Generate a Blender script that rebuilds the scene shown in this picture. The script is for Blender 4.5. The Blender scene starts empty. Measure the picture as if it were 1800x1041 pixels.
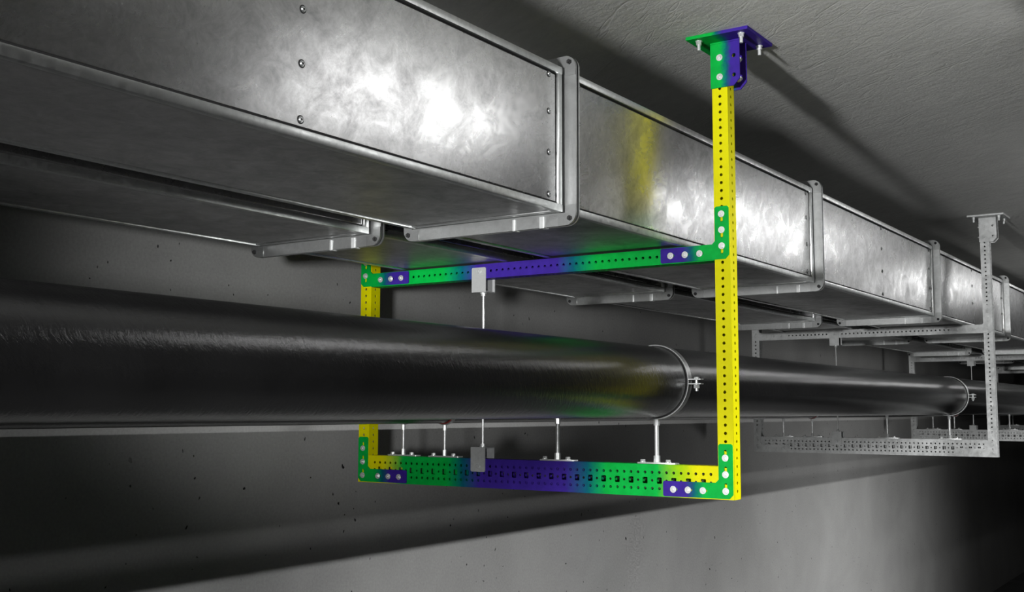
import bpy, bmesh, math, random
from mathutils import Vector, Matrix
random.seed(7)
S = bpy.context.scene
COL = S.collection
PI = math.pi

# ------------------------------------------------------------------ camera
CAM = Vector((2.1315, -5.0252, 0.4195))
YAW, PIT, ROL, F = 0.5943, 0.1011, 0.0023, 1978.16
cd = bpy.data.cameras.new('camera'); cam = bpy.data.objects.new('camera', cd); COL.objects.link(cam)
fw = Vector((-math.sin(YAW)*math.cos(PIT), math.cos(YAW)*math.cos(PIT), math.sin(PIT)))
rt = Vector((math.cos(YAW), math.sin(YAW), 0)); up = rt.cross(fw)
r2 = rt*math.cos(ROL) + up*math.sin(ROL); u2 = -rt*math.sin(ROL) + up*math.cos(ROL)
cam.matrix_world = Matrix(((r2.x, u2.x, -fw.x, CAM.x), (r2.y, u2.y, -fw.y, CAM.y), (r2.z, u2.z, -fw.z, CAM.z), (0, 0, 0, 1)))
cd.sensor_fit = 'HORIZONTAL'; cd.sensor_width = 36.0; cd.lens = 36.0*F/1800.0
cd.clip_start = 0.05; cd.clip_end = 200
S.camera = cam

# ------------------------------------------------------------------ colour management, world
S.view_settings.view_transform = 'Standard'; S.view_settings.look = 'None'
S.view_settings.exposure = 0.0; S.view_settings.gamma = 1.0
S.view_settings.use_curve_mapping = False
w = bpy.data.worlds.new('world'); S.world = w; w.use_nodes = True
w.node_tree.nodes['Background'].inputs[0].default_value = (0.5, 0.52, 0.55, 1)
w.node_tree.nodes['Background'].inputs[1].default_value = 0.0

# ------------------------------------------------------------------ lamps and added fill lights
def area(name, loc, size_x, size_y, energy, look, col=(1, 1, 1), spread=180):
    l = bpy.data.lights.new(name, 'AREA'); l.shape = 'RECTANGLE'; l.size = size_x; l.size_y = size_y
    l.energy = energy; l.color = col; l.spread = math.radians(spread)
    o = bpy.data.objects.new(name, l); COL.objects.link(o); o.location = loc
    d = Vector(look) - Vector(loc)
    o.rotation_euler = d.to_track_quat('-Z', 'Y').to_euler()
    return o
def tube(name, x, y, z, length, energy, tilt=0.0, width=0.10, spread=180):
    l = bpy.data.lights.new(name, 'AREA'); l.shape = 'RECTANGLE'; l.size = width; l.size_y = length
    l.energy = energy; l.spread = math.radians(spread)
    o = bpy.data.objects.new(name, l); COL.objects.link(o); o.location = (x, y, z); o.rotation_euler = (0, tilt, 0)
    return o
def spot(name, loc, look, energy, angle, blend, radius):
    l = bpy.data.lights.new(name, 'SPOT'); l.energy = energy; l.spot_size = math.radians(angle); l.spot_blend = blend
    l.shadow_soft_size = radius
    o = bpy.data.objects.new(name, l); COL.objects.link(o); o.location = loc
    o.rotation_euler = (Vector(look) - Vector(loc)).to_track_quat('-Z', 'Y').to_euler()
    return o
# the work light standing low behind the camera: lights the ceiling and the front faces of the frames
spot('work_light', (0.42, -9.5, 0.75), (-0.25, 0.0, 1.2), 2350, 26, 0.5, 0.22)
# unseen fill spot, added to brighten the nearer part of the ceiling
spot('ceiling_fill', (0.2, -6.2, 1.1), (1.0, 0.6, 2.4), 760, 25, 1.0, 0.2)
# the row of ceiling tubes over the walkway
tube('ceiling_tube', 1.45, -0.15, 2.17, 1.6, 10.5, math.radians(28), 0.14, 165)
tube('ceiling_tube', 1.45, 5.3, 2.17, 4.2, 23, math.radians(28))
tube('ceiling_tube', 1.45, 11.2, 2.17, 3.4, 24, math.radians(28))
# tubes high on the right-hand side: throw the pipes' long shadows onto the concrete opposite
tube('side_tube', 4.2, 8.2, 2.12, 10.0, 115, math.radians(50), 0.06, 68)
tube('side_tube', 4.2, 1.1, 2.12, 3.2, 58, math.radians(56), 0.06, 68)
# fill added behind the camera to brighten the concrete between pipe and ducts
spot('wall_strip_fill', (3.3, -8.0, 0.3), (-2.8, 0.7, 1.3), 1800, 21, 1.0, 0.22)
# added low fill, reaching under the pipes to the farther frames' beams
spot('far_beam_fill', (1.0, -8.0, -0.8), (-1.2, 6.0, 0.05), 1100, 12, 0.8, 0.12)
# unseen area light added only to lift the lower wall
area('lower_wall_fill', (3.4, 9.5, -1.9), 1.2, 1.2, 36, (-2.8, 10.0, -1.2), spread=100)

# ------------------------------------------------------------------ material helpers
def mat(name):
    m = bpy.data.materials.new(name); m.use_nodes = True
    nt = m.node_tree; b = nt.nodes['Principled BSDF']
    return m, nt, b
def N(nt, t, **kw):
    n = nt.nodes.new(t)
    for k, v in kw.items(): setattr(n, k, v)
    return n
def coords(nt, scale=(1, 1, 1), rot=(0, 0, 0), loc=(0, 0, 0), kind='Object'):
    tc = N(nt, 'ShaderNodeTexCoord'); mp = N(nt, 'ShaderNodeMapping')
    if any(rot): mp.vector_type = 'TEXTURE'; scale = tuple(1/k for k in scale)
    mp.inputs['Scale'].default_value = scale; mp.inputs['Rotation'].default_value = rot; mp.inputs['Location'].default_value = loc
    if kind == 'World':
        g = N(nt, 'ShaderNodeNewGeometry'); nt.links.new(g.outputs['Position'], mp.inputs['Vector'])
    else:
        nt.links.new(tc.outputs[kind], mp.inputs['Vector'])
    return mp.outputs[0]
def noise(nt, vec, scale, detail=6, rough=0.6, dist=0.0):
    n = N(nt, 'ShaderNodeTexNoise'); n.inputs['Scale'].default_value = scale; n.inputs['Detail'].default_value = detail
    n.inputs['Roughness'].default_value = rough; n.inputs['Distortion'].default_value = dist
    nt.links.new(vec, n.inputs['Vector']); return n.outputs['Fac']
def ramp(nt, fac, stops, interp='LINEAR'):
    r = N(nt, 'ShaderNodeValToRGB'); r.color_ramp.interpolation = interp
    e = r.color_ramp.elements
    while len(e) < len(stops): e.new(0.5)
    for i, (p, c) in enumerate(stops):
        e[i].position = p
        e[i].color = (c, c, c, 1) if not hasattr(c, '__len__') else (*c[:3], 1)
    nt.links.new(fac, r.inputs[0]); return r.outputs[0]
def mix(nt, fac, a, b, mode='MIX'):
    n = N(nt, 'ShaderNodeMix', data_type='RGBA', blend_type=mode)
    for s, v in ((n.inputs[0], fac), (n.inputs[6], a), (n.inputs[7], b)):
        if hasattr(v, 'node'): nt.links.new(v, s)
        else: s.default_value = v if not hasattr(v, '__len__') else (*v[:3], 1)
    return n.outputs[2]
def bump(nt, b, height, strength=0.3, dist=0.01, prev=None):
    n = N(nt, 'ShaderNodeBump'); n.inputs['Strength'].default_value = strength; n.inputs['Distance'].default_value = dist
    nt.links.new(height, n.inputs['Height'])
    if prev is not None: nt.links.new(prev, n.inputs['Normal'])
    nt.links.new(n.outputs[0], b.inputs['Normal']); return n.outputs[0]
def srgb(r, g, b):
    f = lambda c: (c/255/12.92) if c/255 <= 0.04045 else ((c/255+0.055)/1.055)**2.4
    return (f(r), f(g), f(b))

def simple(name, col, metallic=0.0, rough=0.5, vary=0.0, vscale=20, spec=0.5):
    m, nt, b = mat(name)
    b.inputs['Metallic'].default_value = metallic; b.inputs['Roughness'].default_value = rough
    b.inputs['Specular IOR Level'].default_value = spec
    v = coords(nt)
    n = noise(nt, v, vscale, 5)
    lo = tuple(c*(1-vary) for c in col); hi = tuple(min(1, c*(1+vary)) for c in col)
    nt.links.new(ramp(nt, n, [(0.3, lo), (0.7, hi)]), b.inputs['Base Color'])
    return m

def concrete_wall():
    m, nt, b = mat('cast_concrete_wall')
    v = coords(nt, kind='World')
    big = noise(nt, v, 0.9, 6, 0.6, 0.4)
    fine = noise(nt, v, 60, 4, 0.7)
    c = ramp(nt, big, [(0.3, (0.30, 0.30, 0.29)), (0.7, (0.40, 0.40, 0.39))])
    c = mix(nt, 0.25, c, ramp(nt, fine, [(0.3, 0.22), (0.7, 0.5)]))
    # air holes left by the formwork: distorted voronoi dots, masked so that they gather in places
    mp = coords(nt, (1, 0.8, 0.55), kind='World')
    dn = N(nt, 'ShaderNodeTexNoise'); dn.inputs['Scale'].default_value = 18; nt.links.new(mp, dn.inputs['Vector'])
    ad = N(nt, 'ShaderNodeVectorMath', operation='MULTIPLY_ADD'); ad.inputs[1].default_value = (0.05, 0.05, 0.05)
    nt.links.new(dn.outputs['Color'], ad.inputs[0]); nt.links.new(mp, ad.inputs[2])
    vo = N(nt, 'ShaderNodeTexVoronoi'); vo.inputs['Scale'].default_value = 16.0; nt.links.new(ad.outputs[0], vo.inputs['Vector'])
    sep = N(nt, 'ShaderNodeSeparateColor'); nt.links.new(vo.outputs['Color'], sep.inputs[0])
    rad = N(nt, 'ShaderNodeMapRange'); rad.inputs[1].default_value = 0.25; rad.inputs[2].default_value = 1.0
    rad.inputs[3].default_value = 0.0; rad.inputs[4].default_value = 0.16
    nt.links.new(sep.outputs[0], rad.inputs[0])
    lt = N(nt, 'ShaderNodeMath', operation='SUBTRACT'); nt.links.new(rad.outputs[0], lt.inputs[0]); nt.links.new(vo.outputs['Distance'], lt.inputs[1])
    hole = N(nt, 'ShaderNodeMapRange'); hole.inputs[1].default_value = 0.0; hole.inputs[2].default_value = 0.02
    nt.links.new(lt.outputs[0], hole.inputs[0])
    msk = ramp(nt, noise(nt, v, 1.6, 3), [(0.42, 0.0), (0.5, 1.0)])
    hm = N(nt, 'ShaderNodeMath', operation='MULTIPLY'); nt.links.new(hole.outputs[0], hm.inputs[0]); nt.links.new(msk, hm.inputs[1])
    c = mix(nt, hm.outputs[0], c, (0.03, 0.03, 0.03))
    nt.links.new(c, b.inputs['Base Color']); b.inputs['Roughness'].default_value = 0.85
    b.inputs['Specular IOR Level'].default_value = 0.25
    p = bump(nt, b, noise(nt, v, 7, 6, 0.6), 0.25, 0.01)
    inv = N(nt, 'ShaderNodeMath', operation='SUBTRACT'); inv.inputs[0].default_value = 1; nt.links.new(hm.outputs[0], inv.inputs[1])
    bump(nt, b, inv.outputs[0], 0.8, 0.01, p)
    return m
def concrete_ceiling():
    m, nt, b = mat('trowelled_concrete_ceiling')
    v = coords(nt, kind='World')
    st = coords(nt, (1.6, 5, 1), (0, 0, math.radians(-33)), kind='World')
    streak = noise(nt, st, 3.0, 8, 0.66, 0.7)
    big = noise(nt, v, 0.8, 5, 0.6)
    c = mix(nt, 0.5, ramp(nt, big, [(0.3, (0.68, 0.685, 0.66)), (0.7, (0.84, 0.845, 0.815))]), ramp(nt, streak, [(0.3, (0.62, 0.625, 0.605)), (0.7, (0.84, 0.845, 0.815))]))
    nt.links.new(c, b.inputs['Base Color']); b.inputs['Roughness'].default_value = 0.9; b.inputs['Specular IOR Level'].default_value = 0.2
    p = bump(nt, b, streak, 0.3, 0.02)
    # long shallow scratches
    sc = coords(nt, (0.45, 3.2, 1), (0, 0, math.radians(-40)), kind='World')
    s2 = noise(nt, sc, 1.6, 3, 0.55, 0.6)
    p = bump(nt, b, ramp(nt, s2, [(0.488, 1.0), (0.5, 0.0), (0.512, 1.0)]), 0.3, 0.006, p)
    bump(nt, b, noise(nt, v, 34, 6, 0.7, 0.6), 0.6, 0.009, p)
    return m
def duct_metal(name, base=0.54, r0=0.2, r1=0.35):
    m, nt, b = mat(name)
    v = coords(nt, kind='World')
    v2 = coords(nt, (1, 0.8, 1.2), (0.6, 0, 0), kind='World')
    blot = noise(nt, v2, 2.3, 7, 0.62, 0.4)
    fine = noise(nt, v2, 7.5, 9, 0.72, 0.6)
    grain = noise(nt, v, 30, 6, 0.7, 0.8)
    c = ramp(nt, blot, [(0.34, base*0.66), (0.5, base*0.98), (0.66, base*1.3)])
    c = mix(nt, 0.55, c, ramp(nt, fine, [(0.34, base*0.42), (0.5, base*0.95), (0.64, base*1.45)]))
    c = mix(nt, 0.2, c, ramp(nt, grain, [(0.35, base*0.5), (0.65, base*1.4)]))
    nt.links.new(c, b.inputs['Base Color']); b.inputs['Metallic'].default_value = 1.0
    r = mix(nt, 0.4, ramp(nt, blot, [(0.3, r1), (0.7, r0)]), ramp(nt, fine, [(0.3, r1*1.15), (0.7, r0)]))
    nt.links.new(r, b.inputs['Roughness'])
    p = bump(nt, b, noise(nt, v, 1.3, 3, 0.5), 0.10, 0.03)
    bump(nt, b, grain, 0.06, 0.002, p)
    return m
def galv(name, base=0.62, rough=0.42, metallic=0.85, sc=26, ct=1.0):
    m, nt, b = mat(name)
    v = coords(nt, kind='World')
    n = noise(nt, v, sc, 6, 0.65, 0.5)
    lo, hi = 1-0.2*ct, 1+0.13*ct
    nt.links.new(ramp(nt, n, [(0.3, (base*lo, base*(lo+.02), base*(lo+.01))), (0.7, (base*hi, base*(hi+.02), base*(hi+.01)))]), b.inputs['Base Color'])
    b.inputs['Metallic'].default_value = metallic
    nt.links.new(ramp(nt, n, [(0.3, rough*1.25), (0.7, rough*0.85)]), b.inputs['Roughness'])
    return m
def pipe_paint():
    m, nt, b = mat('black_painted_steel_pipe')
    v = coords(nt, (1, 1.0, 1), kind='World')
    n = noise(nt, v, 3, 5)
    nt.links.new(ramp(nt, n, [(0.3, (0.007, 0.007, 0.0072)), (0.7, (0.012, 0.012, 0.0123))]), b.inputs['Base Color'])
    b.inputs['Roughness'].default_value = 0.17; b.inputs['Specular IOR Level'].default_value = 0.75
    st = coords(nt, (1, 2.4, 1), (0.5, 0, 0), kind='World')
    p = bump(nt, b, noise(nt, st, 26, 5, 0.62, 0.6), 0.24, 0.0055)
    p = bump(nt, b, noise(nt, coords(nt, (1, 3.0, 1), (0.7, 0, 0), kind='World'), 70, 4, 0.68, 0.8), 0.26, 0.0022, p)
    bump(nt, b, noise(nt, v, 110, 3, 0.6), 0.15, 0.001, p)
    return m
GREEN = srgb(0, 176, 66); YEL = srgb(232, 226, 0); PUR = srgb(60, 38, 146); TEAL = srgb(0, 92, 110); GOLD = srgb(238, 205, 10); LIME = srgb(150, 205, 10)
def paint(name, stops, x0, x1, axis=0):
    m, nt, b = mat(name)
    tc = N(nt, 'ShaderNodeTexCoord'); sp = N(nt, 'ShaderNodeSeparateXYZ'); nt.links.new(tc.outputs['Object'], sp.inputs[0])
    nz = noise(nt, tc.outputs['Object'], 45, 5, 0.7)
    k = N(nt, 'ShaderNodeMath', operation='MULTIPLY_ADD'); k.inputs[1].default_value = 0.05; k.inputs[2].default_value = -0.025
    nt.links.new(nz, k.inputs[0])
    ad = N(nt, 'ShaderNodeMath', operation='ADD'); nt.links.new(sp.outputs[axis], ad.inputs[0]); nt.links.new(k.outputs[0], ad.inputs[1])
    mr = N(nt, 'ShaderNodeMapRange'); mr.inputs[1].default_value = x0; mr.inputs[2].default_value = x1
    nt.links.new(ad.outputs[0], mr.inputs[0])
    c = ramp(nt, mr.outputs[0], [((p-x0)/(x1-x0), col) for p, col in stops])
    c = mix(nt, 0.12, c, ramp(nt, noise(nt, tc.outputs['Object'], 18, 6, 0.65), [(0.35, 0.0), (0.65, 1.0)]), 'OVERLAY')
    nt.links.new(c, b.inputs['Base Color']); b.inputs['Roughness'].default_value = 0.5
    b.inputs['Specular IOR Level'].default_value = 0.12
    return m

M_WALL = concrete_wall(); M_CEIL = concrete_ceiling()
M_FLOOR = simple('dark_concrete_floor', (0.12, 0.12, 0.12), 0, 0.9, 0.2, 3)
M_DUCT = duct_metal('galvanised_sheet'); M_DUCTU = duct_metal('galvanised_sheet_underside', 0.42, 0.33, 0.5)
M_RAIL = galv('duct_rail_metal', 0.6, 0.34, 1.0)
M_FLANGE = galv('flange_metal', 0.55, 0.36, 0.9, 18)
M_CORNER = galv('corner_angle_metal', 0.4, 0.42, 0.9, 18)
M_GALV = galv('galvanised_steel', 0.6, 0.5, 0.45, 20, 0.7)
M_ZINC = galv('zinc_plated_steel', 0.85, 0.38, 0.6)
M_PIPE = pipe_paint()
M_RUB = simple('black_rubber', (0.015, 0.015, 0.015), 0, 0.7)
M_REDRUB = simple('red_rubber', srgb(120, 30, 28), 0, 0.6)
M_DARK = simple('dark_recess_steel', (0.03, 0.03, 0.03), 0.3, 0.6)
M_BLACKSEAL = simple('black_gasket', (0.01, 0.01, 0.01), 0, 0.8)

# ------------------------------------------------------------------ geometry helpers
def mesh_from_bm(name, bm, m, smooth=False, sharp=35):
    me = bpy.data.meshes.new(name); bmesh.ops.recalc_face_normals(bm, faces=bm.faces[:])
    bm.to_mesh(me); bm.free()
    for mm in (m if isinstance(m, (list, tuple)) else [m]): me.materials.append(mm)
    if smooth:
        for p in me.polygons: p.use_smooth = True
        me.set_sharp_from_angle(angle=math.radians(sharp))
    return me
def obj(name, me, parent=None, loc=(0, 0, 0), rot=(0, 0, 0)):
    o = bpy.data.objects.new(name, me); COL.objects.link(o); o.location = loc; o.rotation_euler = rot
    if parent: o.parent = parent
    return o
def thing(name, label, cat, loc=(0, 0, 0), group=None):
    o = bpy.data.objects.new(name, None); COL.objects.link(o); o.location = loc; o.empty_display_size = 0.1
    o['label'] = label; o['category'] = cat
    if group: o['group'] = group
    return o
def box(bm, x0, x1, y0, y1, z0, z1, bev=0.0):
    r = bmesh.ops.create_cube(bm, size=1.0); vs = r['verts']
    for v in vs: v.co = Vector(((x0+x1)/2+v.co.x*(x1-x0), (y0+y1)/2+v.co.y*(y1-y0), (z0+z1)/2+v.co.z*(z1-z0)))
    if bev > 0:
        es = list({e for v in vs for e in v.link_edges})
        bmesh.ops.bevel(bm, geom=es, offset=bev, segments=2, profile=0.6, affect='EDGES')
def cyl(bm, p, axis, r, h, seg=20, r2=None, rot=0.0):
    d = {'x': Vector((1, 0, 0)), 'y': Vector((0, 1, 0)), 'z': Vector((0, 0, 1))}[axis]
    mt = Matrix.Translation(Vector(p)+d*h/2) @ d.to_track_quat('Z', 'Y').to_matrix().to_4x4() @ Matrix.Rotation(rot, 4, 'Z')
    bmesh.ops.create_cone(bm, cap_ends=True, segments=seg, radius1=r, radius2=r if r2 is None else r2, depth=h, matrix=mt)
def circ(cx, cy, r, n=10):
    return [(cx+r*math.cos(2*PI*(i+.5)/n), cy+r*math.sin(2*PI*(i+.5)/n)) for i in range(n)]
def slot(cx, cy, w, h, n=5):
    r = min(w, h)/2; o = []
    if h >= w:
        for i in range(n+1): a = PI*i/n; o.append((cx+r*math.cos(a), cy+h/2-r+r*math.sin(a)))
        for i in range(n+1): a = PI+PI*i/n; o.append((cx+r*math.cos(a), cy-h/2+r+r*math.sin(a)))
    else:
        for i in range(n+1): a = -PI/2+PI*i/n; o.append((cx+w/2-r+r*math.cos(a), cy+r*math.sin(a)))
        for i in range(n+1): a = PI/2+PI*i/n; o.append((cx-w/2+r+r*math.cos(a), cy+r*math.sin(a)))
    return o
def rect(x0, y0, x1, y1): return [(x0, y0), (x1, y0), (x1, y1), (x0, y1)]
def rrect(x0, y0, x1, y1, r, n=6):
    o = []
    for cx, cy, a0 in ((x1-r, y1-r, 0), (x0+r, y1-r, 90), (x0+r, y0+r, 180), (x1-r, y0+r, 270)):
        for i in range(n+1):
            a = math.radians(a0+90*i/n); o.append((cx+r*math.cos(a), cy+r*math.sin(a)))
    return o
def plate(bm, outline, holes, plane, pos, th):
    """flat sheet of thickness th with real holes. plane 'xz' (pos=y), 'yz' (pos=x), 'xy' (pos=z); pos is the sheet's middle"""
    cu = bpy.data.curves.new('tmp', 'CURVE'); cu.dimensions = '2D'; cu.fill_mode = 'BOTH'; cu.extrude = th/2
    for loop in [outline]+holes:
        sp = cu.splines.new('POLY'); sp.points.add(len(loop)-1); sp.use_cyclic_u = True
        for i, (a, b) in enumerate(loop): sp.points[i].co = (a, b, 0, 1)
    ob = bpy.data.objects.new('tmp', cu); me = bpy.data.meshes.new_from_object(ob)
    n0 = len(bm.verts); bm.from_mesh(me); bm.verts.ensure_lookup_table()
    for v in bm.verts[n0:]:
        a, b, c = v.co
        v.co = {'xz': Vector((a, pos+c, b)), 'yz': Vector((pos+c, a, b)), 'xy': Vector((a, b, pos+c))}[plane]
    bpy.data.objects.remove(ob); bpy.data.curves.remove(cu); bpy.data.meshes.remove(me)
def weld(bm): bmesh.ops.remove_doubles(bm, verts=bm.verts[:], dist=1e-5)
def copy_tree(o, parent=None):
    c = o.copy(); COL.objects.link(c)
    if parent: c.parent = parent
    for ch in list(o.children): copy_tree(ch, c)
    return c

# ------------------------------------------------------------------ the setting
XW, ZC, ZF, XR, YB, YE = -2.8, 2.238, -3.2, 7.5, -13.0, 46.0
def slab(name, x0, x1, y0, y1, z0, z1, m):
    bm = bmesh.new(); box(bm, x0, x1, y0, y1, z0, z1)
    o = obj(name, mesh_from_bm(name, bm, m)); o['kind'] = 'structure'; return o
slab('wall_left', XW-0.3, XW, YB, YE, ZF, ZC, M_WALL)
slab('wall_right', XR, XR+0.3, YB, YE, ZF, ZC, M_WALL)
slab('wall_back', XW-0.3, XR+0.3, YE, YE+0.3, ZF, ZC, M_WALL)
slab('wall_front', XW-0.3, XR+0.3, YB-0.3, YB, ZF, ZC, M_WALL)
slab('ceiling', XW-0.3, XR+0.3, YB-0.3, YE+0.3, ZC, ZC+0.3, M_CEIL)
slab('floor', XW-0.3, XR+0.3, YB-0.3, YE+0.3, ZF-0.3, ZF, M_FLOOR)

# ------------------------------------------------------------------ bolts (shared meshes)
def bolt_mesh(name, m, rw=0.0165, rh=0.012, hh=0.009, stud=0.0065, sl=0.006):
    """bolt whose head looks along -Y, washer resting on y=0"""
    bm = bmesh.new()
    cyl(bm, (0, -0.003, 0), 'y', rw, 0.003, 20)
    cyl(bm, (0, -0.003-hh, 0), 'y', rh, hh, 6, rot=0.3)
    cyl(bm, (0, -0.003-hh-sl, 0), 'y', stud, sl, 12)
    return mesh_from_bm(name, bm, m, True)
ME_BOLT = bolt_mesh('hex_bolt', M_ZINC)
ME_BOLT_G = bolt_mesh('hex_bolt_grey', M_GALV)
def anchor_mesh():
    bm = bmesh.new()                                    # hangs from z=0 downward
    cyl(bm, (0, 0, -0.004), 'z', 0.017, 0.004, 20)
    cyl(bm, (0, 0, -0.020), 'z', 0.0135, 0.016, 6)
    cyl(bm, (0, 0, -0.048), 'z', 0.0085, 0.03, 14)
    return mesh_from_bm('anchor_bolt', bm, M_ZINC, True)
ME_ANCHOR = anchor_mesh()

# ------------------------------------------------------------------ suspended support frames
W, SEC, ZT, HB, PI_ = 2.3506, 0.08, 1.1425, 0.156, 0.039
ZPOST = 2.205
TH = 0.0035
def tube_post(xc):
    """square perforated tube, front face at y=0, centre xc"""
    bm = bmesh.new(); h = SEC/2
    zs = [PI_*k for k in range(1, 57) if PI_*k < ZPOST-0.02]
    hole = lambda c: [circ(c, z, 0.0078) for z in zs]
    plate(bm, rect(xc-h, 0, xc+h, ZPOST), hole(xc), 'xz', TH/2, TH)
    plate(bm, rect(xc-h, 0, xc+h, ZPOST), hole(xc), 'xz', SEC-TH/2, TH)
    plate(bm, rect(TH, 0, SEC-TH, ZPOST), hole(SEC/2), 'yz', xc-h+TH/2, TH)
    plate(bm, rect(TH, 0, SEC-TH, ZPOST), hole(SEC/2), 'yz', xc+h-TH/2, TH)
    return bm
def xs_between(a, b): return [-0.04-PI_*k for k in range(0, 60) if a < -0.04-PI_*k < b]
XA, XB = -W+SEC, -SEC
def beam_top():
    bm = bmesh.new(); xs = xs_between(XA+0.012, XB-0.012)
    f = [circ(x, ZT+SEC/2, 0.0078) for x in xs]
    plate(bm, rect(XA, ZT, XB, ZT+SEC), f, 'xz', TH/2, TH)
    plate(bm, rect(XA, ZT, XB, ZT+SEC), f, 'xz', SEC-TH/2, TH)
    t = [circ(x, SEC/2, 0.0078) for x in xs]
    plate(bm, rect(XA, TH, XB, SEC-TH), t, 'xy', ZT+TH/2, TH)
    plate(bm, rect(XA, TH, XB, SEC-TH), t, 'xy', ZT+SEC-TH/2, TH)
    return bm
def beam_bottom():
    bm = bmesh.new(); xs = xs_between(XA+0.012, XB-0.012)
    f = []
    for k in range(0, 60):
        x = -0.04-PI_*k
        if not (XA+0.012 < x < XB-0.012): continue
        f.append(circ(x, 0.0385, 0.0075)); f.append(circ(x, 0.1165, 0.0075))
        if k % 2 == 1: f.append(rrect(x-0.0135, 0.0775-0.0155, x+0.0135, 0.0775+0.0155, 0.003, 1))
        else: f.append(circ(x, 0.0775, 0.0065))
    plate(bm, rect(XA, 0, XB, HB), f, 'xz', TH/2, TH)
    plate(bm, rect(XA, 0, XB, HB), f, 'xz', SEC-TH/2, TH)
    t = [circ(x, SEC/2, 0.0078) for x in xs]
    plate(bm, rect(XA, TH, XB, SEC-TH), t, 'xy', TH/2, TH)
    plate(bm, rect(XA, TH, XB, SEC-TH), t, 'xy', HB-TH/2, TH)
    return bm
GT = 0.006
def gusset(side, z0):
    """flat corner plate in front of a post and beam; side +1 right post, -1 left post. z0 = underside of the joint"""
    def X(x): return x if side > 0 else -W-x
    u0, u1, v0 = -0.076, -0.004, z0+0.004
    zt, ht = z0+0.262, 0.074
    o = [(u1-0.02, v0), (u1, v0+0.02), (u1, zt-0.008), (u1-0.008, zt), (u0+0.008, zt), (u0, zt-0.008), (u0, v0+ht+0.016), (u0-0.016, v0+ht), (-0.362, v0+ht), (-0.368, v0+ht-0.006), (-0.368, v0+0.006), (-0.362, v0)]
    hs = []; bolts = []
    zc = z0+0.039
    bx = [-0.04-PI_*k for k in (3, 5, 7)]
    bz = [z0+0.040, z0+0.118, z0+0.196] if z0 < 0.5 else [z0+0.068, z0+0.146, z0+0.224]
    for x in bx: hs.append(slot(x, zc, 0.042, 0.0145)); bolts.append((x, zc))
    for z in bz:
        dz = 0.012 if z0 < 0.5 else -0.012
        hs.append(slot(-0.04, z+dz, 0.0135, 0.052)); bolts.append((-0.04, z))
    o = [(X(x), z) for x, z in o]; hs = [[(X(x), z) for x, z in h] for h in hs]
    bm = bmesh.new(); plate(bm, o, hs, 'xz', -GT/2, GT)
    return bm, [(X(x), z) for x, z in bolts]
def ceiling_bracket(xc):
    """plate on the ceiling plus an open channel around the top of the post"""
    bm = bmesh.new(); zb, zt = 1.992, ZC-0.017
    l, r = xc-0.044, xc+0.108
    o = [(l, zb), (r-0.032, zb), (r, zb+0.034), (r, zt), (l, zt)]
    hs = [circ(xc+0.078, z, 0.010, 14) for z in (2.045, 2.142)]
    plate(bm, o, hs, 'xz', -GT/2, GT)
    plate(bm, o, hs, 'xz', SEC+GT/2, GT)
    box(bm, l, xc-SEC/2-0.0005, -0.0, SEC, zb, zt)
    # rounded weld fillet to the base plate
    box(bm, l, r, -GT-0.004, -GT, zt-0.008, zt, 0.002)
    return bm
def base_plate(xc):
    bm = bmesh.new()
    box(bm, xc-0.125, xc+0.195, -0.115, 0.205, ZC-0.0165, ZC-0.0005, 0.002)
    return bm
def rod_bracket(top):
    bm = bmesh.new(); xc = -0.04-PI_*37; hw = 0.0475
    if top: z0, z1, zh, zw = ZT-0.075, ZT+0.062, ZT+SEC/2, ZT-0.075
    else: z0, z1, zh, zw = 0.086, HB+0.062, 0.1165, HB+0.062
    t = 0.006
    plate(bm, rrect(xc-hw, z0, xc+hw, z1, 0.008, 3), [circ(xc, zh, 0.009, 12)], 'xz', -t/2-0.0005, t)
    plate(bm, rrect(xc-hw, z0, xc+hw, z1, 0.008, 3), [circ(xc, zh, 0.009, 12)], 'xz', SEC+t/2+0.0005, t)
    if top: box(bm, xc-hw, xc+hw, -t, SEC+t, z0-0.0, z0+0.006)
    else: box(bm, xc-hw, xc+hw, -t, SEC+t, z1-0.006, z1)
    return bm, (xc, zh), zw
def rod():
    bm = bmesh.new(); xc = -0.04-PI_*37
    z0, z1 = HB+0.03, ZT-0.05
    # threaded rod: rings of a tiny zig-zag profile
    n = 150; seg = 10; rings = []
    for i in range(n+1):
        r = 0.0068 if i % 2 else 0.0058; z = z0+(z1-z0)*i/n
        rings.append([bm.verts.new((xc+r*math.cos(2*PI*k/seg), SEC/2+r*math.sin(2*PI*k/seg), z)) for k in range(seg)])
    for a, b in zip(rings, rings[1:]):
        for k in range(seg): bm.faces.new((a[k], a[(k+1) % seg], b[(k+1) % seg], b[k]))
    bm.faces.new(rings[0]); bm.faces.new(rings[-1])
    return bm
def nut(z, up):
    bm = bmesh.new(); xc = -0.04-PI_*37
    s = 1 if up else -1
    zz = (lambda a, h: (z+a) if up else (z-a-h))
    cyl(bm, (xc, SEC/2, zz(0, 0.004)), 'z', 0.019, 0.004, 20)
    cyl(bm, (xc, SEC/2, zz(0.004, 0.014)), 'z', 0.0135, 0.014, 6, rot=0.2)
    return bm

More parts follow.
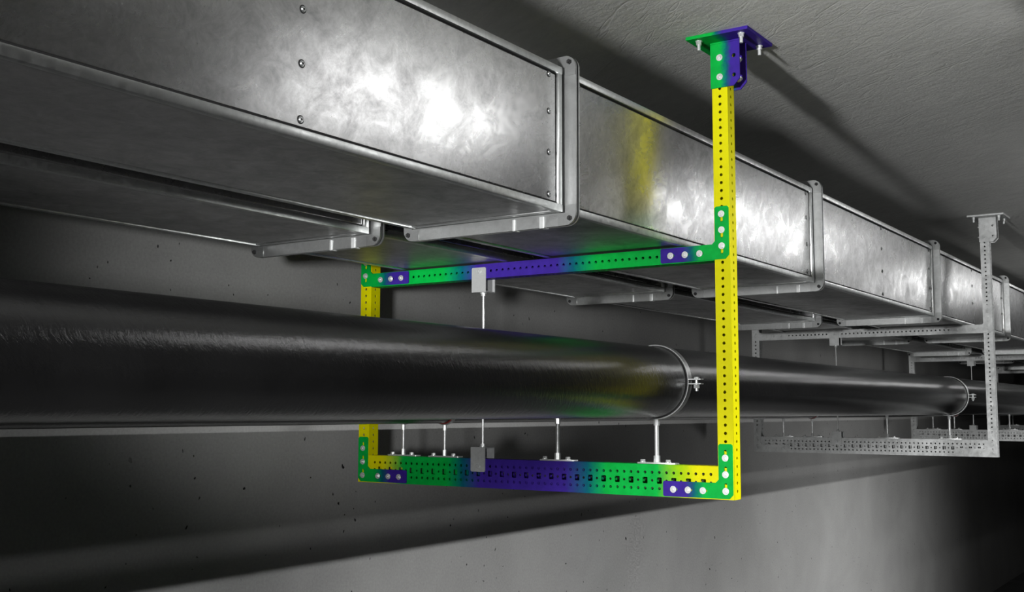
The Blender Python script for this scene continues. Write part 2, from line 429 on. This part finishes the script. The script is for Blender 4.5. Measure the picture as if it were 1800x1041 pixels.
def build_frame(y, painted, label):
    root = thing('hanging_support_frame', label, 'support frame', (0, y, 0), 'suspended perforated steel frames')
    if painted:
        mp = paint('yellow_post_paint', [(-1.0, YEL), (2.6, YEL)], -1.0, 2.6, 2)
        c = -1.21
        mt = paint('banded_green_purple_paint', [(XA, GREEN), (-1.74, GREEN), (-1.60, TEAL), (-1.50, PUR), (-0.98, PUR), (-0.88, TEAL), (-0.74, GREEN), (XB, GREEN)], XA, XB)
        mb = paint('banded_yellow_green_purple_paint', [(XA, YEL), (-2.17, YEL), (-2.02, GREEN), (-1.70, GREEN), (-1.59, TEAL), (-1.48, PUR), (-0.93, PUR), (-0.80, TEAL), (-0.69, GREEN), (-0.40, GREEN), (-0.29, LIME), (-0.19, YEL), (XB, YEL)], XA, XB)
        mgr = paint('plate_paint_right', [(-0.37, PUR), (-0.245, PUR), (-0.205, TEAL), (-0.15, GREEN), (0, GREEN)], -0.37, 0.0)
        mgl = paint('plate_paint_left', [(-W, GREEN), (-W+0.13, GREEN), (-W+0.19, TEAL), (-W+0.24, PUR), (-W+0.37, PUR)], -W, -W+0.37)
        def mbr(xc): return paint('bracket_paint', [(xc-0.13, GREEN), (xc+0.005, GREEN), (xc+0.04, TEAL), (xc+0.062, PUR), (xc+0.2, PUR)], xc-0.13, xc+0.2)
    else:
        mp = mt = mb = mgr = mgl = M_GALV
        mbr = lambda xc: M_GALV
    bme = ME_BOLT if painted else ME_BOLT_G
    for xc in (-0.04, -W+0.04):
        obj('post', mesh_from_bm('post', tube_post(xc), mp), root)
    obj('upper_beam', mesh_from_bm('upper_beam', beam_top(), mt), root)
    obj('lower_beam', mesh_from_bm('lower_beam', beam_bottom(), mb), root)
    for side in (1, -1):
        for z0 in (ZT, 0.0):
            bm, bl = gusset(side, z0)
            g = obj('corner_plate', mesh_from_bm('corner_plate', bm, mgr if side > 0 else mgl), root)
            for x, z in bl: obj('bolt', bme, g, (x, -GT, z), (0, random.uniform(0, 1), 0))
    for xc in (-0.04, -W+0.04):
        m = mbr(xc)
        b = obj('ceiling_bracket', mesh_from_bm('ceiling_bracket', ceiling_bracket(xc), m), root)
        p = obj('base_plate', mesh_from_bm('base_plate', base_plate(xc), m), root)
        for z in (2.045, 2.142):
            obj('bolt', bme, b, (xc+0.004, -GT, z))
            obj('bolt', bme, b, (xc+0.068, SEC, z))
            obj('bolt', bme, b, (xc-0.044, 0.04, z), (0, 0, -PI/2))
        for dx in (-0.075, 0.145):
            for dy in (-0.07, 0.16): obj('anchor_bolt', ME_ANCHOR, p, (xc+dx, dy, ZC-0.0165), (0, 0, random.uniform(0, 1)))
    t = obj('tie_rod', mesh_from_bm('tie_rod', rod(), M_ZINC, True), root)
    for top in (True, False):
        bm, (xh, zh), zw = rod_bracket(top)
        q = obj('rod_bracket', mesh_from_bm('rod_bracket', bm, M_GALV), root)
        obj('bolt', ME_BOLT_G, q, (xh, -0.0065, zh))
        obj('nut', mesh_from_bm('nut', nut(zw, not top), M_ZINC, True), t)
    return root
build_frame(0.0, True, 'yellow, green and purple painted perforated steel frame hanging nearest the camera')
FY = 6.07
fr2 = build_frame(FY, False, 'bare grey perforated steel frame, first one behind the coloured frame')
fr3 = copy_tree(fr2); fr3.location.y = 2*FY; fr3['label'] = 'bare grey perforated steel frame, second one behind the coloured frame'
fr4 = copy_tree(fr2); fr4.location.y = 3*FY; fr4['label'] = 'small bare grey steel frame at far right, third behind the coloured frame'

# ------------------------------------------------------------------ pipes
def lathe_pipe(name, x, z, r, m, label, y0=-7.5, y1=40.0, group='parallel pipes on the frames'):
    bm = bmesh.new(); seg = 72
    n = 24
    rings = []
    for i in range(n+1):
        y = y0+(y1-y0)*i/n
        rings.append([bm.verts.new((x+r*math.cos(2*PI*k/seg), y, z+r*math.sin(2*PI*k/seg))) for k in range(seg)])
    for a, b in zip(rings, rings[1:]):
        for k in range(seg): bm.faces.new((a[k], a[(k+1) % seg], b[(k+1) % seg], b[k]))
    bm.faces.new(rings[0]); bm.faces.new(rings[-1])
    o = obj(name, mesh_from_bm(name, bm, m, True)); o['label'] = label; o['category'] = 'pipe'; o['group'] = group
    return o
PIPES = [(-0.4226, 0.5603, 0.1758, M_RUB), (-1.000, 0.530, 0.142, M_RUB), (-1.745, 0.415, 0.070, M_REDRUB), (-2.044, 0.415, 0.070, M_REDRUB)]
PL = ['big black steel pipe running through all the frames in front', 'black pipe hidden right behind the big front pipe', 'thin dark pipe second from the wall, seen under the big pipe', 'thin dark pipe nearest the concrete wall behind the big pipe']
for (x, z, r, _), lb in zip(PIPES, PL): lathe_pipe('steel_pipe', x, z, r, M_PIPE, lb)

def ring(bm, x, z, r0, r1, y0, y1, seg=64):
    vs = []
    for k in range(seg):
        a = 2*PI*k/seg; c, s = math.cos(a), math.sin(a)
        vs.append([bm.verts.new((x+r*c, y, z+r*s)) for r, y in ((r0, y0), (r1, y0), (r1, y1), (r0, y1))])
    for k in range(seg):
        a, b = vs[k], vs[(k+1) % seg]
        for j in range(4): bm.faces.new((a[j], b[j], b[(j+1) % 4], a[(j+1) % 4]))
def build_clamp(i, y, label):
    x, z, r, rub = PIPES[i]; big = r > 0.1
    root = thing('pipe_clamp', label, 'pipe clamp', (x, y+SEC/2, HB), 'pipe clamps standing on the lower beams')
    zz = z-HB
    hw = 0.019 if big else 0.013
    g, tb = 0.002, 0.0045
    bm = bmesh.new(); ring(bm, 0, zz, r+0.0003, r+g+0.003, -hw-0.004, hw+0.004); obj('rubber_lining', mesh_from_bm('rubber_lining', bm, rub, True), root)
    bm = bmesh.new(); ring(bm, 0, zz, r+g+0.003, r+g+0.003+tb, -hw, hw)
    bd = obj('clamp_band', mesh_from_bm('clamp_band', bm, M_FLANGE, True), root)
    ro = r+g+0.003+tb
    L = 0.062 if big else 0.03; k = 1.0 if big else 0.6
    for s in (1, -1):
        bm = bmesh.new()
        for dz in (0.011*k, -0.011*k):
            box(bm, min(s*(ro-0.006), s*(ro+L)), max(s*(ro-0.006), s*(ro+L)), -hw, hw, zz+dz-0.0025, zz+dz+0.0025, 0.001)
        lg = obj('lug', mesh_from_bm('lug', bm, M_ZINC), root)
        bm = bmesh.new(); cx = s*(ro+L*0.55)
        cyl(bm, (cx, 0, zz+0.0135*k), 'z', 0.013*k, 0.009*k, 6); cyl(bm, (cx, 0, zz-0.046*k), 'z', 0.0075*k, 0.06*k, 12)
        cyl(bm, (cx, 0, zz-0.033*k), 'z', 0.015*k, 0.018*k, 6, rot=0.3)
        obj('clamp_bolt', mesh_from_bm('clamp_bolt', bm, M_ZINC, True), lg)
    zb = zz-ro
    bm = bmesh.new()
    cyl(bm, (0, 0, 0.008), 'z', 0.0105 if big else 0.008, zb-0.010, 16)
    obj('stud', mesh_from_bm('stud', bm, M_ZINC, True), root)
    bm = bmesh.new(); cyl(bm, (0, 0, zb-0.030), 'z', 0.0145 if big else 0.011, 0.030, 6)
    obj('coupling_nut', mesh_from_bm('coupling_nut', bm, M_ZINC, True), root)
    bm = bmesh.new(); cyl(bm, (0, 0, 0.007), 'z', 0.016 if big else 0.012, 0.034, 6)
    obj('coupling_nut', mesh_from_bm('coupling_nut', bm, M_ZINC, True), root)
    bm = bmesh.new()
    plate(bm, rrect(-0.100, -0.024, 0.112, 0.024, 0.006, 2), [], 'xy', 0.0042, 0.007)
    bp = obj('foot_plate', mesh_from_bm('foot_plate', bm, M_ZINC), root)
    for bx in (-0.078, 0.062):
        bm = bmesh.new(); cyl(bm, (bx, 0, 0.0077), 'z', 0.0155, 0.003, 18); cyl(bm, (bx, 0, 0.0107), 'z', 0.0125, 0.011, 6, rot=0.25)
        obj('plate_bolt', mesh_from_bm('plate_bolt', bm, M_ZINC, True), bp)
    return root
WHICH = ['big galvanised clamp around the front pipe', 'clamp of the pipe behind the big pipe', 'small red-lined clamp second from the wall', 'small red-lined clamp nearest the wall']
WHERE = ['standing on the coloured frame', 'standing on the first grey frame', 'standing on the second grey frame', 'standing on the third, farthest grey frame']
for i in range(4):
    c0 = build_clamp(i, 0.0, WHICH[i]+', '+WHERE[0])
    for j in range(1, 4):
        c = copy_tree(c0); c.location.y = j*FY+SEC/2; c['label'] = WHICH[i]+', '+WHERE[j]

# ------------------------------------------------------------------ ventilation ducts
ZD, ZDT = 1.2265, 1.8350
SECL = 3.045
JY = [-4.15 + SECL*k for k in range(-1, 13)]
def screw_mesh():
    bm = bmesh.new()                                        # head looks along +X from x=0
    cyl(bm, (0.0014, 0, 0), 'x', 0.0095, 0.001, 18)
    cyl(bm, (0.002, 0, 0), 'x', 0.0085, 0.004, 18, 0.007)
    return mesh_from_bm('panel_screw', bm, M_RAIL, True)
ME_SCREW = screw_mesh()
def socket_mesh():
    bm = bmesh.new(); cyl(bm, (0.0058, 0, 0), 'x', 0.0042, 0.0006, 8); cyl(bm, (0.0002, 0, 0), 'x', 0.0135, 0.0012, 20)
    return mesh_from_bm('socket', bm, M_DARK)
ME_SOCK = socket_mesh()
def build_duct(x0, x1, y, label, screws, group):
    L = SECL-0.057
    root = thing('duct_section', label, 'ventilation duct', ((x0+x1)/2, y+0.022, ZD), group)
    ox = (x0+x1)/2; a, b = x0-ox, x1-ox; H = ZDT-ZD
    e, rc, gp = 0.031, 0.011, 0.009           # rail size, panel recess, groove
    def part(name, m, *bx, bev=0.0, smooth=False, par=root):
        bm = bmesh.new(); box(bm, *bx, bev); return obj(name, mesh_from_bm(name, bm, m, smooth), par)
    for s in (1, -1):
        xo = b if s > 0 else a
        lo, hi = sorted((xo-s*rc, xo-s*(rc+0.012)))
        part('side_panel', M_DUCT, lo, hi, e+gp, L-e-gp, e+gp, H-e-gp, bev=0.002)
        lo, hi = sorted((xo-s*(rc+0.004), xo-s*(rc+0.02)))
        part('panel_gasket', M_BLACKSEAL, lo, hi, 0.01, L-0.01, 0.01, H-0.01)
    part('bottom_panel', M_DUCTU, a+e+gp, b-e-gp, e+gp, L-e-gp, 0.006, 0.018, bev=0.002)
    part('bottom_seal', M_BLACKSEAL, a+0.02, b-0.02, 0.01, L-0.01, 0.012, 0.024)
    part('top_panel', M_DUCT, a+e+gp, b-e-gp, e+gp, L-e-gp, H-0.018, H-0.006, bev=0.002)
    for xx in ((a, a+e), (b-e, b)):
        for zz in ((0, e), (H-e, H)):
            part('edge_rail', M_RAIL, *xx, 0, L, *zz, bev=0.0035, smooth=True)
    for yy in ((0, e), (L-e, L)):
        part('end_rail', M_RAIL, b-e, b-0.001, *yy, e-0.004, H-e+0.004, bev=0.006, smooth=True)
        part('end_rail', M_RAIL, a+e-0.004, b-e+0.004, *yy, 0.001, e, bev=0.006, smooth=True)
    if screws:
        for yy in (e+0.06, L/2, L-e-0.06):
            for zz in (0.062, 0.235, 0.405, 0.56):
                s = obj('screw', ME_SCREW, root, (b-rc, yy, zz)); obj('socket', ME_SOCK, s)
    return root
XD = [(-1.0455, -0.2439), (-2.0336, -1.2904)]
protos = [build_duct(*XD[0], JY[1], 'near sheet metal duct section, large bright panel at upper left', True, 'near duct sections'),
          build_duct(*XD[1], JY[1], 'far sheet metal duct section by the wall at upper left', False, 'far duct sections')]
ORD = ['', '', 'first', 'second', 'third', 'fourth', 'fifth', 'sixth', 'seventh', 'eighth', 'ninth', 'tenth', 'eleventh', 'twelfth']
for k in range(2, 9):
    for d in (0, 1):
        c = copy_tree(protos[d]); c.location.y = JY[k]+0.022
        c['label'] = ('near' if d == 0 else 'far')+' sheet metal duct section, '+ORD[k]+' beyond the large panel '+('above the big pipe' if d == 0 else 'along the wall')
def build_joint(x0, x1, y, label, group):
    root = thing('duct_joint_flange', label, 'duct flange', ((x0+x1)/2, y, ZD), group)
    ox = (x0+x1)/2; a, b = x0-ox, x1-ox; H = ZDT-ZD; p = 0.052
    for s in (-1, 1):
        bm = bmesh.new()
        plate(bm, rrect(a-p, -p, b+p, H+p, 0.05, 8), [rrect(a+0.012, 0.012, b-0.012, H-0.012, 0.02, 4)], 'xz', s*0.011, 0.008)
        obj('flange_plate', mesh_from_bm('flange_plate', bm, M_FLANGE), root)
    bm = bmesh.new()
    plate(bm, rrect(a+0.012, 0.012, b-0.012, H-0.012, 0.006, 2), [rrect(a+0.03, 0.03, b-0.03, H-0.03, 0.006, 2)], 'xz', -0.0065, 0.056)
    obj('collar', mesh_from_bm('collar', bm, M_BLACKSEAL), root)
    bm = bmesh.new()
    plate(bm, rrect(a-p+.008, -p+.008, b+p-.008, H+p-.008, 0.045, 8), [rrect(a+0.02, 0.02, b-0.02, H-0.02, 0.02, 4)], 'xz', 0, 0.0138)
    obj('gasket', mesh_from_bm('gasket', bm, M_BLACKSEAL), root)
    # corner angles bolted on the camera side
    q = 0.085
    for sx, sz in ((1, 1), (1, -1), (-1, 1), (-1, -1)):
        X = lambda u: (b+p-u) if sx > 0 else (a-p+u)
        Z = lambda v: (H+p-v) if sz > 0 else (-p+v)
        r = 0.05; o = []
        for i in range(9):
            t = PI/2*i/8; o.append((r-r*math.sin(t), r-r*math.cos(t)))
        o = [(X(u), Z(v)) for u, v in o]+[(X(0), Z(q)), (X(p-0.003), Z(q)), (X(p-0.003), Z(p-0.003)), (X(q), Z(p-0.003)), (X(q), Z(0))]
        bm = bmesh.new(); plate(bm, o, [], 'xz', -0.0168, 0.0034)
        cpn = obj('corner_angle', mesh_from_bm('corner_angle', bm, M_CORNER), root)
        bm = bmesh.new(); cx, cz = X(0.028), Z(0.028)
        cyl(bm, (cx, -0.0275, cz), 'y', 0.011, 0.009, 6); cyl(bm, (cx, -0.033, cz), 'y', 0.006, 0.006, 12)
        obj('corner_bolt', mesh_from_bm('corner_bolt', bm, M_DARK, True), cpn)
    for u, wd in ((0.125, 0.022), (0.26, 0.012)):
        bm = bmesh.new(); box(bm, b-u, b-u+wd, -0.020, 0.0205, -p-0.003, -p+0.047, 0.002)
        obj('flange_clip', mesh_from_bm('flange_clip', bm, M_ZINC), root)
    return root
jp = [build_joint(*XD[0], JY[2], 'galvanised flange joint around the near duct beside the large panel', 'near duct joints'),
      build_joint(*XD[1], JY[2], 'galvanised flange joint around the far duct by the wall, left of the coloured frame', 'far duct joints')]
for k in range(3, 10):
    for d in (0, 1):
        c = copy_tree(jp[d]); c.location.y = JY[k]
        c['label'] = 'galvanised flange joint around the '+('near' if d == 0 else 'far wall-side')+' duct, '+ORD[k-1]+' beyond the one beside the large panel'
